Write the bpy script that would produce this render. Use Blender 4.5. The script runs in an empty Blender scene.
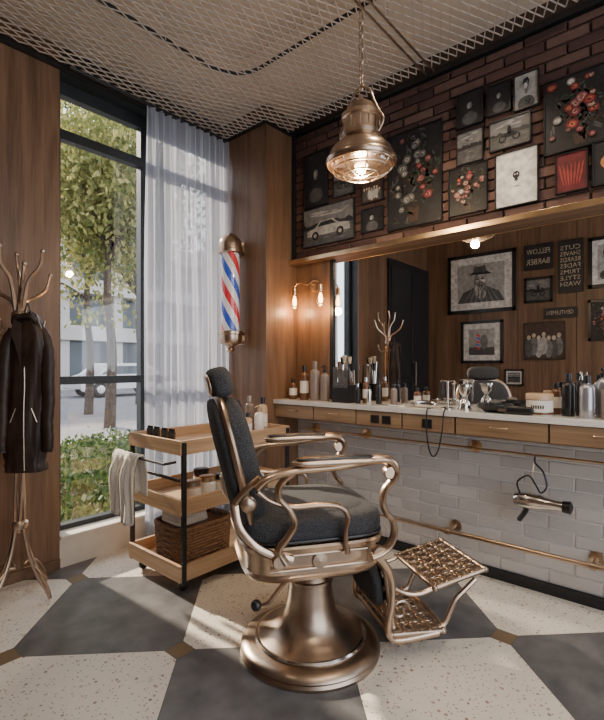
import bpy, math, random
import numpy as np
from mathutils import Vector, Matrix
random.seed(4); np.random.seed(4)
S=bpy.context.scene
pi=math.pi; sin=math.sin; cos=math.cos
# ------------------------------------------------------------ materials
def newmat(n):
    m=bpy.data.materials.new(n); m.use_nodes=True
    nt=m.node_tree; b=nt.nodes['Principled BSDF']
    return m,nt,b
def N(nt,t,**k):
    n=nt.nodes.new(t)
    for a,v in k.items(): setattr(n,a,v)
    return n
def ramp(nt,stops):
    r=N(nt,'ShaderNodeValToRGB')
    e=r.color_ramp.elements
    e[0].position=stops[0][0]; e[0].color=(*stops[0][1],1)
    e[1].position=stops[-1][0]; e[1].color=(*stops[-1][1],1)
    for p,c in stops[1:-1]:
        x=e.new(p); x.color=(*c,1)
    return r
def mat(n,c,rough=.5,metal=0,var=.15,scale=20,bump=0,coat=0,emit=None,es=0,trans=0,spec=None):
    m,nt,b=newmat(n)
    tc=N(nt,'ShaderNodeTexCoord'); nz=N(nt,'ShaderNodeTexNoise')
    nz.inputs['Scale'].default_value=scale; nz.inputs['Detail'].default_value=5
    nt.links.new(tc.outputs['Object'],nz.inputs['Vector'])
    r=ramp(nt,[(.3,tuple(x*(1-var) for x in c)),(.7,tuple(min(1,x*(1+var)) for x in c))])
    nt.links.new(nz.outputs['Fac'],r.inputs['Fac'])
    nt.links.new(r.outputs['Color'],b.inputs['Base Color'])
    b.inputs['Roughness'].default_value=rough; b.inputs['Metallic'].default_value=metal
    if coat: b.inputs['Coat Weight'].default_value=coat
    if trans: b.inputs['Transmission Weight'].default_value=trans
    if spec is not None: b.inputs['Specular IOR Level'].default_value=spec
    if emit:
        b.inputs['Emission Color'].default_value=(*emit,1); b.inputs['Emission Strength'].default_value=es
    if bump:
        bp=N(nt,'ShaderNodeBump'); bp.inputs['Strength'].default_value=bump; bp.inputs['Distance'].default_value=.01
        nt.links.new(nz.outputs['Fac'],bp.inputs['Height']); nt.links.new(bp.outputs['Normal'],b.inputs['Normal'])
    return m
def wood(n,c1,c2,axis='z',rough=.42,sc=1.0):
    m,nt,b=newmat(n)
    tc=N(nt,'ShaderNodeTexCoord'); mp=N(nt,'ShaderNodeMapping')
    s={'z':(14,14,.7),'x':(.7,14,14),'y':(14,.7,14)}[axis]
    mp.inputs['Scale'].default_value=tuple(x*sc for x in s)
    nt.links.new(tc.outputs['Object'],mp.inputs['Vector'])
    a=N(nt,'ShaderNodeTexNoise'); a.inputs['Scale'].default_value=1.2; a.inputs['Detail'].default_value=7; a.inputs['Distortion'].default_value=.6
    f=N(nt,'ShaderNodeTexNoise'); f.inputs['Scale'].default_value=7; f.inputs['Detail'].default_value=4
    nt.links.new(mp.outputs[0],a.inputs['Vector']); nt.links.new(mp.outputs[0],f.inputs['Vector'])
    mx=N(nt,'ShaderNodeMath',operation='MULTIPLY_ADD'); mx.inputs[1].default_value=.35
    sub=N(nt,'ShaderNodeMath',operation='MULTIPLY'); sub.inputs[1].default_value=.65
    nt.links.new(a.outputs['Fac'],sub.inputs[0]); nt.links.new(f.outputs['Fac'],mx.inputs[0]); nt.links.new(sub.outputs[0],mx.inputs[2])
    r=ramp(nt,[(.34,c1),(.5,tuple((x+y)/2 for x,y in zip(c1,c2))),(.66,c2)])
    nt.links.new(mx.outputs[0],r.inputs['Fac']); nt.links.new(r.outputs['Color'],b.inputs['Base Color'])
    b.inputs['Roughness'].default_value=rough
    bp=N(nt,'ShaderNodeBump'); bp.inputs['Strength'].default_value=.15; bp.inputs['Distance'].default_value=.004
    nt.links.new(f.outputs['Fac'],bp.inputs['Height']); nt.links.new(bp.outputs['Normal'],b.inputs['Normal'])
    return m
def island(n,cols,rough=.6,bump=.3,scale=25,transl=0,spec=.5):
    m,nt,b=newmat(n)
    g=N(nt,'ShaderNodeNewGeometry')
    r=ramp(nt,[(i/(len(cols)-1),c) for i,c in enumerate(cols)])
    tc=N(nt,'ShaderNodeTexCoord'); nz=N(nt,'ShaderNodeTexNoise'); nz.inputs['Scale'].default_value=scale; nz.inputs['Detail'].default_value=6
    nt.links.new(tc.outputs['Object'],nz.inputs['Vector'])
    ma=N(nt,'ShaderNodeMath',operation='MULTIPLY_ADD'); ma.inputs[1].default_value=.35; 
    m2=N(nt,'ShaderNodeMath',operation='MULTIPLY_ADD'); m2.inputs[1].default_value=.75; m2.inputs[2].default_value=-.05
    nt.links.new(g.outputs['Random Per Island'],m2.inputs[0])
    nt.links.new(nz.outputs['Fac'],ma.inputs[0]); nt.links.new(m2.outputs[0],ma.inputs[2])
    nt.links.new(ma.outputs[0],r.inputs['Fac']); nt.links.new(r.outputs['Color'],b.inputs['Base Color'])
    b.inputs['Roughness'].default_value=rough; b.inputs['Specular IOR Level'].default_value=spec
    if bump:
        bp=N(nt,'ShaderNodeBump'); bp.inputs['Strength'].default_value=bump; bp.inputs['Distance'].default_value=.006
        nt.links.new(nz.outputs['Fac'],bp.inputs['Height']); nt.links.new(bp.outputs['Normal'],b.inputs['Normal'])
    if transl:
        t=N(nt,'ShaderNodeBsdfTranslucent'); nt.links.new(r.outputs['Color'],t.inputs['Color'])
        mix=N(nt,'ShaderNodeMixShader'); mix.inputs[0].default_value=transl
        o=nt.nodes['Material Output']
        nt.links.new(b.outputs[0],mix.inputs[1]); nt.links.new(t.outputs[0],mix.inputs[2]); nt.links.new(mix.outputs[0],o.inputs['Surface'])
    return m
def glassmat(n,gl=.06,tint=(1,1,1)):
    m,nt,b=newmat(n)
    t=N(nt,'ShaderNodeBsdfTransparent'); t.inputs[0].default_value=(*tint,1)
    g=N(nt,'ShaderNodeBsdfGlossy'); g.inputs['Roughness'].default_value=.03
    mix=N(nt,'ShaderNodeMixShader'); mix.inputs[0].default_value=gl
    nt.links.new(t.outputs[0],mix.inputs[1]); nt.links.new(g.outputs[0],mix.inputs[2]); nt.links.new(mix.outputs[0],nt.nodes['Material Output'].inputs['Surface'])
    return m
M={}
M['wall']=wood('walnut_veneer',(.095,.050,.026),(.235,.132,.074),'z')
M['wallh']=wood('walnut_trim',(.10,.055,.03),(.22,.13,.075),'y')
M['oakx']=wood('oak_tray_x',(.36,.22,.12),(.60,.42,.26),'x')
M['oaky']=wood('oak_tray_y',(.36,.22,.12),(.60,.42,.26),'y')
M['drawer']=wood('drawer_wood',(.20,.12,.065),(.38,.25,.145),'y')
M['black']=mat('black_steel',(.02,.02,.022),.4,.3)
M['door']=mat('dark_door_lacquer',(.018,.018,.022),.35,var=.2,scale=2)
M['frame']=mat('window_frame_dark',(.035,.04,.045),.4,.4)
M['cream']=mat('sill_plaster',(.66,.60,.51),.6,scale=8,var=.06)
M['ceil']=mat('ceiling_plaster',(.72,.63,.52),.9,scale=2,var=.08)
M['mesh']=mat('expanded_metal',(.62,.55,.48),.45,.3,scale=4,var=.1)
M['chrome']=mat('chrome',(.75,.73,.70),.16,1,var=.05)
M['nickel']=mat('aged_nickel',(.57,.435,.325),.28,1,scale=9,var=.22,bump=.05)
M['nickel2']=mat('brushed_pewter',(.46,.365,.285),.32,1,scale=9,var=.22)
M['brass']=mat('brass',(.70,.50,.30),.28,1,scale=10)
M['fabric']=mat('charcoal_tweed',(.042,.043,.047),.9,scale=230,var=.85,bump=.5)
M['leather']=mat('brown_leather',(.032,.017,.011),.45,scale=9,var=.55,bump=.35,spec=.4)
M['blackp']=mat('black_plastic',(.012,.012,.013),.3)
M['white']=mat('white_ceramic',(.8,.78,.74),.3,var=.04)
M['marble']=mat('counter_stone',(.66,.64,.60),.18,scale=6,var=.12)
M['towel']=mat('towel_cloth',(.80,.76,.68),.95,scale=150,var=.12,bump=.6)
M['wicker']=mat('wicker',(.24,.125,.06),.6,scale=60,var=.4,bump=.3)
M['amber']=mat('amber_bottle',(.13,.055,.02),.15,scale=4)
M['taupe']=mat('taupe_bottle',(.23,.18,.15),.25,scale=4,var=.08)
M['tan']=mat('tan_bottle',(.52,.36,.22),.3,scale=4,var=.08)
M['label']=mat('paper_label',(.75,.70,.62),.7,var=.05)
M['ink']=mat('ink',(.02,.02,.02),.8)
M['silverp']=mat('silver_bottle',(.42,.42,.44),.25,.7,scale=3,var=.06)
M['mortar']=mat('mortar_dark',(.085,.055,.042),.95,scale=30,bump=.3)
M['mortarl']=mat('mortar_light',(.74,.71,.68),.9,scale=30,var=.05)
M['brick']=island('old_brick',[(.030,.017,.015),(.072,.034,.028),(.110,.054,.041),(.19,.115,.09)],.75,.6,30)
M['brickw']=island('glazed_brick',[(.44,.42,.40),(.52,.495,.47),(.61,.585,.56)],.25,.12,12)
M['bulb']=mat('filament_bulb',(1,.7,.4),.3,emit=(1,.50,.18),es=16)
M['bulb2']=mat('pendant_bulb',(1,.8,.55),.3,emit=(1,.74,.46),es=16)
M['glass']=glassmat('clear_glass'); M['glassj']=glassmat('jar_glass',.15,(.95,.97,.96))
M['lens']=glassmat('ribbed_lens',.35,(.95,.93,.9))
mm,nt,b=newmat('mirror_silver'); b.inputs['Metallic'].default_value=1; b.inputs['Roughness'].default_value=.0; b.inputs['Base Color'].default_value=(.82,.82,.82,1)
M['mirror']=mm
for k,c in dict(a_dark=(.015,.014,.015),a_grey=(.16,.155,.15),a_lgrey=(.36,.345,.32),a_white=(.66,.64,.60),a_red=(.27,.045,.035),a_pink=(.40,.20,.165),a_rose=(.20,.062,.065),
        a_cream=(.46,.38,.28),a_green=(.035,.055,.032),a_orange=(.42,.17,.06),a_mid=(.075,.072,.070),a_deepred=(.11,.015,.018),a_brown=(.05,.028,.02),p_red=(.72,.03,.05),p_blue=(.03,.10,.62),p_white=(.85,.85,.85)).items():
    M[k]=mat('print_'+k,c,.45,scale=25,var=.35 if k[0]=='a' else .03)
# curtain
mm,nt,b=newmat('sheer_curtain')
tc=N(nt,'ShaderNodeTexCoord'); wv=N(nt,'ShaderNodeTexNoise'); wv.inputs['Scale'].default_value=200
nt.links.new(tc.outputs['Object'],wv.inputs['Vector'])
cr=ramp(nt,[(.3,(.48,.50,.57)),(.7,(.58,.60,.67))]); nt.links.new(wv.outputs['Fac'],cr.inputs[0]); nt.links.new(cr.outputs[0],b.inputs['Base Color']); b.inputs['Roughness'].default_value=.9
t=N(nt,'ShaderNodeBsdfTranslucent'); t.inputs[0].default_value=(.50,.53,.62,1)
tr=N(nt,'ShaderNodeBsdfTransparent')
m1=N(nt,'ShaderNodeMixShader'); m1.inputs[0].default_value=.5
m2=N(nt,'ShaderNodeMixShader'); m2.inputs[0].default_value=.2
nt.links.new(b.outputs[0],m1.inputs[1]); nt.links.new(t.outputs[0],m1.inputs[2]); nt.links.new(m1.outputs[0],m2.inputs[1]); nt.links.new(tr.outputs[0],m2.inputs[2])
nt.links.new(m2.outputs[0],nt.nodes['Material Output'].inputs['Surface']); M['curtain']=mm
# foliage
M['leaf']=island('tree_leaves',[(.06,.085,.025),(.15,.17,.05),(.28,.27,.09),(.44,.39,.16)],.6,0,3,transl=.5,spec=.2)
M['ivy']=island('ground_leaves',[(.015,.035,.01),(.04,.08,.02),(.09,.13,.04),(.20,.21,.08)],.6,0,3,transl=.3,spec=.2)
M['bark']=mat('bark',(.06,.042,.03),.9,scale=12,var=.4,bump=.6)
M['asphalt']=mat('asphalt',(.16,.16,.17),.9,scale=4)
M['conc']=mat('facade_concrete',(.42,.40,.38),.8,scale=.6,var=.1)
M['dglass']=mat('facade_glass',(.05,.07,.085),.15,scale=.5,var=.4)
M['soil']=mat('soil',(.04,.04,.02),.95,scale=10,var=.4)
M['carp']=mat('car_paint',(.55,.56,.58),.25,.2,var=.03,coat=1)
# floor
mm,nt,b=newmat('octagon_dot_tile')
tc=N(nt,'ShaderNodeTexCoord'); sp=N(nt,'ShaderNodeSeparateXYZ'); nt.links.new(tc.outputs['Object'],sp.inputs[0])
def MA(op,a,bb=None,c=None):
    n=N(nt,'ShaderNodeMath',operation=op)
    for i,v in enumerate((a,bb,c)):
        if v is None: continue
        if isinstance(v,(int,float)): n.inputs[i].default_value=v
        else: nt.links.new(v,n.inputs[i])
    return n.outputs[0]
X,Y=sp.outputs[0],sp.outputs[1]
u=MA('SUBTRACT',MA('ADD',X,Y),2.802); v=MA('SUBTRACT',MA('SUBTRACT',X,Y),-.538)
par=MA('FLOORED_MODULO',MA('ADD',MA('FLOOR',u),MA('FLOOR',v)),2)
fu=MA('ABSOLUTE',MA('SUBTRACT',MA('FRACT',MA('ADD',u,.5)),.5)); fv=MA('ABSOLUTE',MA('SUBTRACT',MA('FRACT',MA('ADD',v,.5)),.5))
dsum=MA('ADD',fu,fv); dia=MA('LESS_THAN',dsum,.088)
gr=MA('MAXIMUM',MA('LESS_THAN',MA('MINIMUM',fu,fv),.003),MA('LESS_THAN',MA('ABSOLUTE',MA('SUBTRACT',dsum,.090)),.004))
gr=MA('MULTIPLY',gr,MA('GREATER_THAN',dsum,.084))
def noise(s,d=5):
    n=N(nt,'ShaderNodeTexNoise'); n.inputs['Scale'].default_value=s; n.inputs['Detail'].default_value=d; nt.links.new(tc.outputs['Object'],n.inputs['Vector']); return n.outputs['Fac']
n1=noise(2.5); n2=noise(9,8)
cr=ramp(nt,[(.3,(.72,.67,.585)),(.7,(.80,.75,.665))]); nt.links.new(n1,cr.inputs[0])
gy=ramp(nt,[(.3,(.085,.085,.09)),(.7,(.165,.165,.17))]); nt.links.new(n2,gy.inputs[0])
def mixc(f,a,bb):
    n=N(nt,'ShaderNodeMix',data_type='RGBA')
    if isinstance(f,(int,float)): n.inputs[0].default_value=f
    else: nt.links.new(f,n.inputs[0])
    for i,vv in ((6,a),(7,bb)):
        if isinstance(vv,tuple): n.inputs[i].default_value=(*vv,1)
        else: nt.links.new(vv,n.inputs[i])
    return n.outputs[2]
c=cr.outputs[0]
for scl,thr,den in ((38,.25,.70),(90,.31,.66)):
    vo=N(nt,'ShaderNodeTexVoronoi'); vo.inputs['Scale'].default_value=scl; nt.links.new(tc.outputs['Object'],vo.inputs['Vector'])
    sc=N(nt,'ShaderNodeSeparateColor'); nt.links.new(vo.outputs['Color'],sc.inputs[0])
    chip=MA('MULTIPLY',MA('LESS_THAN',vo.outputs['Distance'],thr),MA('GREATER_THAN',sc.outputs[0],den))
    chc=ramp(nt,[(0,(.16,.09,.05)),(.5,(.34,.22,.14)),(1,(.50,.42,.34))]); nt.links.new(sc.outputs[1],chc.inputs[0])
    c=mixc(MA('MULTIPLY',chip,.85),c,chc.outputs[0])
c=mixc(par,c,gy.outputs[0]); c=mixc(dia,c,(.185,.13,.075)); c=mixc(gr,c,(.10,.09,.08))
nt.links.new(c,b.inputs['Base Color'])
nt.links.new(MA('MULTIPLY_ADD',n2,.25,.22),b.inputs['Roughness'])
bp=N(nt,'ShaderNodeBump'); bp.inputs['Strength'].default_value=.08; bp.inputs['Distance'].default_value=.003; nt.links.new(n2,bp.inputs['Height']); nt.links.new(bp.outputs['Normal'],b.inputs['Normal'])
M['floor']=mm
# ------------------------------------------------------------ builder
def catmull(P,n=6,closed=False):
    P=[Vector(p) for p in P]; out=[]; L=len(P)
    rng=range(L) if closed else range(L-1)
    for i in rng:
        g=lambda j:P[j%L] if closed else P[max(0,min(L-1,j))]
        p0,p1,p2,p3=g(i-1),g(i),g(i+1),g(i+2)
        for k in range(n):
            t=k/n
            out.append(.5*((2*p1)+(-p0+p2)*t+(2*p0-5*p1+4*p2-p3)*t*t+(-p0+3*p1-3*p2+p3)*t**3))
    if not closed: out.append(P[-1])
    return out
class B:
    def __init__(s,name,loc=(0,0,0),rz=0):
        s.n=name; s.loc=loc; s.rz=rz; s.v=[]; s.f=[]; s.mi=[]; s.sm=[]; s.mats=[]; s.T=Matrix.Identity(4)
    def add(s,vs,fs,m,smooth=True):
        o=len(s.v); m=M[m] if isinstance(m,str) else m
        if m not in s.mats: s.mats.append(m)
        i=s.mats.index(m)
        s.v+= [tuple(s.T@Vector(p)) for p in vs]
        s.f+= [tuple(o+a for a in f) for f in fs]; s.mi+=[i]*len(fs); s.sm+=[smooth]*len(fs)
    def box(s,x0,x1,y0,y1,z0,z1,m):
        vs=[(x,y,z) for x in (x0,x1) for y in (y0,y1) for z in (z0,z1)]
        s.add(vs,[(0,1,3,2),(4,6,7,5),(0,4,5,1),(2,3,7,6),(0,2,6,4),(1,5,7,3)],m,False)
    def lathe(s,prof,c,m,seg=32,axis='z'):
        vs=[];fs=[]; n=len(prof)
        for r,z in prof:
            for k in range(seg):
                a=2*pi*k/seg; p=(r*cos(a),r*sin(a),z)
                if axis=='x': p=(p[2],p[0],p[1])
                elif axis=='y': p=(p[0],p[2],p[1])
                vs.append((p[0]+c[0],p[1]+c[1],p[2]+c[2]))
        for i in range(n-1):
            for k in range(seg):
                k2=(k+1)%seg; fs.append((i*seg+k,i*seg+k2,(i+1)*seg+k2,(i+1)*seg+k))
        if prof[0][0]>1e-5: fs.append(tuple(reversed(range(seg))))
        if prof[-1][0]>1e-5: fs.append(tuple((n-1)*seg+k for k in range(seg)))
        s.add(vs,fs,m)
    def tube(s,P,r,m,seg=8,n=6,closed=False,flat=1.0,smooth=True):
        Q=catmull(P,n,closed) if n>1 else [Vector(p) for p in P]
        L=len(Q); vs=[];fs=[]
        rs=[r]*L if not isinstance(r,(list,tuple)) else [np.interp(i/(L-1),np.linspace(0,1,len(r)),r) for i in range(L)]
        up=None
        for i,p in enumerate(Q):
            t=(Q[(i+1)%L]-Q[i-1]) if closed else (Q[min(L-1,i+1)]-Q[max(0,i-1)])
            t=t.normalized() if t.length>1e-9 else Vector((0,0,1))
            if up is None:
                up=Vector((0,1,0)) if abs(t.y)<.8 else Vector((1,0,0))
            up=(up-t*up.dot(t)).normalized(); w=t.cross(up)
            for k in range(seg):
                a=2*pi*k/seg; vs.append(p+up*(cos(a)*rs[i]*flat)+w*(sin(a)*rs[i]))
        for i in range(L if closed else L-1):
            j=(i+1)%L
            for k in range(seg):
                k2=(k+1)%seg; fs.append((i*seg+k,i*seg+k2,j*seg+k2,j*seg+k))
        if not closed: fs+=[tuple(reversed(range(seg))),tuple((L-1)*seg+k for k in range(seg))]
        s.add(vs,fs,m,smooth)
    def sup(s,c,R,m,e1=1.,e2=1.,nu=32,nv=18):
        f=lambda w,e: math.copysign(abs(w)**e,w)
        vs=[];fs=[]
        for i in range(nv+1):
            t=-pi/2+pi*i/nv
            for k in range(nu):
                a=2*pi*k/nu
                vs.append((c[0]+R[0]*f(cos(t),e1)*f(cos(a),e2),c[1]+R[1]*f(cos(t),e1)*f(sin(a),e2),c[2]+R[2]*f(sin(t),e1)))
        for i in range(nv):
            for k in range(nu):
                k2=(k+1)%nu; fs.append((i*nu+k,i*nu+k2,(i+1)*nu+k2,(i+1)*nu+k))
        s.add(vs,fs,m)
    def loft(s,rings,m,e=1.,nu=40,mod=None,cap=True):
        f=lambda w,e: math.copysign(abs(w)**e,w); vs=[];fs=[]
        for i,(z,rx,ry,cx,cy) in enumerate(rings):
            for k in range(nu):
                a=2*pi*k/nu; q=1+(mod(a,i) if mod else 0)
                vs.append((cx+rx*q*f(cos(a),e),cy+ry*q*f(sin(a),e),z))
        n=len(rings)
        for i in range(n-1):
            for k in range(nu):
                k2=(k+1)%nu; fs.append((i*nu+k,i*nu+k2,(i+1)*nu+k2,(i+1)*nu+k))
        if cap: fs+=[tuple(reversed(range(nu))),tuple((n-1)*nu+k for k in range(nu))]
        s.add(vs,fs,m)
    def plate(s,hx,hy,m,nx,ny,th=.012,hole=.36):
        dx=2*hx/nx; dy=2*hy/ny; vs=[];fs=[]
        def V(x,y,z): vs.append((x,y,z)); return len(vs)-1
        for i in range(nx):
            for j in range(ny):
                cx=-hx+(i+.5)*dx; cy=-hy+(j+.5)*dy
                out=[(cx-dx/2,cy-dy/2),(cx,cy-dy/2),(cx+dx/2,cy-dy/2),(cx+dx/2,cy),(cx+dx/2,cy+dy/2),(cx,cy+dy/2),(cx-dx/2,cy+dy/2),(cx-dx/2,cy)]
                q=hole*.62
                inn=[(cx-dx*q*.62,cy-dy*q*.62),(cx,cy-dy*hole),(cx+dx*q*.62,cy-dy*q*.62),(cx+dx*hole,cy),(cx+dx*q*.62,cy+dy*q*.62),(cx,cy+dy*hole),(cx-dx*q*.62,cy+dy*q*.62),(cx-dx*hole,cy)]
                ot=[V(x,y,th/2) for x,y in out]; it=[V(x,y,th/2) for x,y in inn]; ob=[V(x,y,-th/2) for x,y in out]; ib=[V(x,y,-th/2) for x,y in inn]
                for k in range(8):
                    l=(k+1)%8
                    fs+=[(ot[k],ot[l],it[l],it[k]),(it[k],it[l],ib[l],ib[k]),(ob[l],ob[k],ib[k],ib[l])]
        s.add(vs,fs,m,False)
        for i in range(nx+1):
            for j in range(ny+1):
                s.sup((-hx+i*dx,-hy+j*dy,th/2),(.009,.009,.006),m,1,1,8,5)
        for i in range(nx):
            for j in range(ny):
                cx=-hx+(i+.5)*dx; cy=-hy+(j+.5)*dy
                s.tube([(cx+dx*.40*cos(a),cy+dy*.40*sin(a),th/2) for a in np.linspace(0,2*pi,13)[:-1]],.003,m,seg=5,n=1,closed=True)
        R=[(hx,-hy,0),(hx,hy,0),(-hx,hy,0),(-hx,-hy,0)]
        for k in range(4): s.tube([R[k],R[(k+1)%4]],.011,m,n=1,seg=10); s.sup(R[k],(.014,.014,.014),m,1,1,12,8)
    def finish(s,bevel=0,parent=None):
        me=bpy.data.meshes.new(s.n); me.from_pydata(s.v,[],s.f)
        for m in s.mats: me.materials.append(m)
        me.polygons.foreach_set('material_index',s.mi); me.polygons.foreach_set('use_smooth',s.sm)
        me.validate(); me.update()
        try: me.set_sharp_from_angle(angle=math.radians(42))
        except Exception: pass
        o=bpy.data.objects.new(s.n,me); S.collection.objects.link(o)
        o.location=s.loc; o.rotation_euler=(0,0,s.rz)
        if bevel:
            bm=o.modifiers.new('bevel','BEVEL'); bm.width=bevel; bm.segments=2; bm.limit_method='ANGLE'; bm.angle_limit=math.radians(50)
        if parent: o.parent=parent
        return o
def shell(name,x0,x1,y0,y1,z0,z1,m,bevel=0):
    b=B(name); b.box(x0,x1,y0,y1,z0,z1,m); return b.finish(bevel)
H=3.0; XM=2.70; XB=-.556; YW=2.88; YR=-1.4
# ------------------------------------------------------------ room shell
shell('floor',XB-.15,XM+.15,YR-.15,YW+.2,-.1,0,'floor')
shell('ceiling',XB-.15,XM+.15,YR-.15,YW+.2,H+.10,H+.2,'ceil')
shell('wall_mirror',XM,XM+.15,YR,YW+.2,0,H+.1,'mortarl')
shell('wall_mirror_bulkhead',2.657,XM,YR,2.385,2.0,H+.1,'mortar')
b=B('wall_opposite'); b.box(XB-.15,XB-.012,YR,YW+.2,0,H+.1,'black')
y=YR
while y<YW:
    b.box(XB-.012,XB,y+.003,min(y+.62,YW)-.003,0,H+.1,'wall'); y+=.62
b.finish()
b=B('wall_window')
b.box(XB,1.12,YW+.012,YW+.2,0,H+.1,'black')
b.box(.52,1.12,YW,YW+.012,0,H+.1,'wall'); b.box(XB,.516,YW,YW+.012,0,H+.1,'wall')
b.box(1.12,2.35,YW,YW+.2,2.95,H+.1,'frame')
b.box(1.12,2.35,YW,YW+.2,0,.17,'cream')
b.finish()
b=B('door_1')
b.box(XB+.01,.51,YW-.03,YW-.001,0,2.5,'door')
for x0,x1 in ((XB+.05,-.05),(-.01,.47)):
    for z0,z1 in ((.12,1.0),(1.08,2.4)):
        b.box(x0,x1,YW-.042,YW-.03,z0,z1,'door')
b.tube([(-.07,YW-.03,.95),(-.07,YW-.08,.95),(-.07,YW-.08,1.25),(-.07,YW-.03,1.25)],.010,'nickel',n=1)
b.finish(.003)
shell('sill_1',1.12,2.35,YW-.02,YW+.12,.17,.19,'cream',.003)
shell('wall_column',2.35,XM,2.39,YW+.2,0,H+.1,'wall',.003)
b=B('wall_rear'); b.box(XB,XM,YR-.15,YR,0,.25,'cream'); b.box(XB,XM,YR-.15,YR,2.95,H+.1,'cream'); b.box(XB,-.4,YR-.15,YR,.25,2.95,'wall'); b.box(2.2,XM,YR-.15,YR,.25,2.95,'wall'); b.finish()
b=B('window_2')
for x in (-.4,.42,1.28,2.14): b.box(x,x+.06,YR-.1,YR-.04,.25,2.95,'frame')
b.box(-.34,2.14,YR-.1,YR-.04,.25,.31,'frame'); b.box(-.34,2.14,YR-.1,YR-.04,2.89,2.95,'frame'); b.finish()
b=B('window_1')
g0,g1=YW+.10,YW+.16
b.box(1.12,1.165,g0,g1,.17,2.95,'frame'); b.box(2.30,2.35,g0,g1,.17,2.95,'frame')
b.box(1.70,1.745,g0,g1,.17,2.95,'frame')
for z0,z1 in ((.17,.22),(1.085,1.135),(2.60,2.66),(2.87,2.95)): b.box(1.12,2.35,g0-.002,g1-.002,z0,z1,'frame')
b.box(1.14,2.33,g0+.028,g0+.032,.2,2.9,'glass')
b.finish(.002)
shell('baseboard_mirror',2.672,XM,YR,2.39,0,.055,'black',.002)
b=B('baseboard_window'); b.box(.52,1.12,YW-.012,YW,0,.06,'wallh'); b.finish(.002)
b=B('trim_1'); b.box(2.595,XM,YR,2.388,1.975,2.0,'wallh'); b.box(2.59,2.597,YR,2.388,1.972,2.004,'brass'); b.finish(.002)
b=B('trim_2'); b.box(2.62,2.657,YR,2.388,2.955,2.99,'black'); b.box(2.62,2.657,2.36,2.388,2.0,2.955,'black'); b.finish()
b=B('trim_3'); b.box(XB,2.34,YW-.03,YW-.001,2.955,2.99,'black'); b.box(2.32,2.349,2.37,YW-.03,2.955,2.99,'black'); b.box(2.349,2.62,2.37,2.389,2.955,2.99,'black'); b.finish()
b=B('wall_mirror_panel'); b.box(2.690,XM,YR,2.045,.955,1.975,'mirror'); b.box(2.675,XM,2.03,2.06,.955,1.975,'black'); b.finish()
shell('trim_4',2.675,XM,2.06,2.39,.955,1.975,'wall',.002)
def bricks(name,x,y0,y1,z0,z1,L,Hh,gap,m,depth,jit):
    b=B(name); z=z0; r=0
    while z+Hh*.6<z1:
        zt=min(z+Hh,z1); y=y0-(L*.5 if r%2 else 0)
        while y<y1:
            a=max(y,y0); c=min(y+L-gap,y1)
            if c-a>.03:
                j=random.uniform(0,jit)
                b.box(x-depth-j,x+.001,a,c,z,zt-gap,m)
            y+=L
        z+=Hh; r+=1
    return b.finish(.003)
bricks('wall_mirror_brick_facing',2.657,-.6,2.36,2.005,2.955,.205,.060,.011,'brick',.012,.010)
bricks('wall_mirror_glazed_bricks',XM,-.6,2.388,.058,.93,.245,.072,.008,'brickw',.006,.0015)
# ------------------------------------------------------------ ceiling mesh
def ceiling_mesh():
    w,l=.050,.105; z=2.965; hx,hz=.0014,.0028
    vs=[];fs=[]
    x0,x1,y0,y1=XB+.02,2.61,-.5,2.84
    ny=int((y1-y0)/(w/2)); nx=int((x1-x0)/(l/2))
    for i in range(ny):
        yc=y0+i*w/2
        base=len(vs)
        for k in range(nx+1):
            s=(1 if (k+i)%2 else -1)
            yy=yc+s*w/4*.94; xx=x0+k*l/2
            if xx>2.33 and yc>2.36: xx=2.33
            vs+=[(xx,yy-hx,z-hz),(xx,yy+hx+.002,z-hz),(xx,yy+hx+.002,z+hz),(xx,yy-hx,z+hz)]
        for k in range(nx):
            a=base+k*4
            for q in range(4): fs.append((a+q,a+(q+1)%4,a+4+(q+1)%4,a+4+q))
    b=B('ceiling_mesh_grille'); b.add(vs,fs,'mesh',False)
    def rr(x0,x1,y0,y1,r,zz,rad,m):
        P=[]
        for cx,cy,a0 in ((x1-r,y1-r,0),(x0+r,y1-r,90),(x0+r,y0+r,180),(x1-r,y0+r,270)):
            for a in range(0,91,15): P.append((cx+r*cos(math.radians(a0+a)),cy+r*sin(math.radians(a0+a)),zz))
        b.tube(P,rad,m,n=1,closed=True,seg=8)
    rr(.1,1.92,.2,2.22,.22,2.985,.011,'frame'); rr(.16,1.86,.26,2.16,.18,3.03,.006,'mesh')
    for yy in (1.22,1.27): b.tube([(XB,yy,2.965),(2.61,yy,2.965)],.006,'nickel2',n=1)
    for yy in (2.5,-.1): b.tube([(XB,yy,2.98),(2.3,yy,2.98)],.006,'mesh',n=1)
    for xx in (-.2,.6,1.4,2.1):
        for yy in (.3,1.24,2.2): b.tube([(xx,yy,2.965),(xx,yy,H+.1)],.003,'mesh',n=1,seg=6)
    b.finish()
ceiling_mesh()
# ------------------------------------------------------------ curtain
b=B('curtain')
nx,nz=150,14; vs=[];fs=[]
for j in range(nz+1):
    z=.01+(2.93-.01)*j/nz; amp=.030*(1.15-.5*j/nz)
    for i in range(nx+1):
        t=i/nx; x=1.63+(2.33-1.63)*t
        y=2.79+amp*sin(t*2*pi*11+.5*sin(j*.3))+.010*sin(t*2*pi*27+j*.2)
        vs.append((x+.006*sin(t*60+j*.5),y,z))
for j in range(nz):
    for i in range(nx):
        a=j*(nx+1)+i; fs.append((a,a+1,a+nx+2,a+nx+1))
b.add(vs,fs,'curtain'); b.tube([(1.14,2.79,2.945),(2.335,2.79,2.945)],.011,'black',n=1); b.finish()
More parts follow.
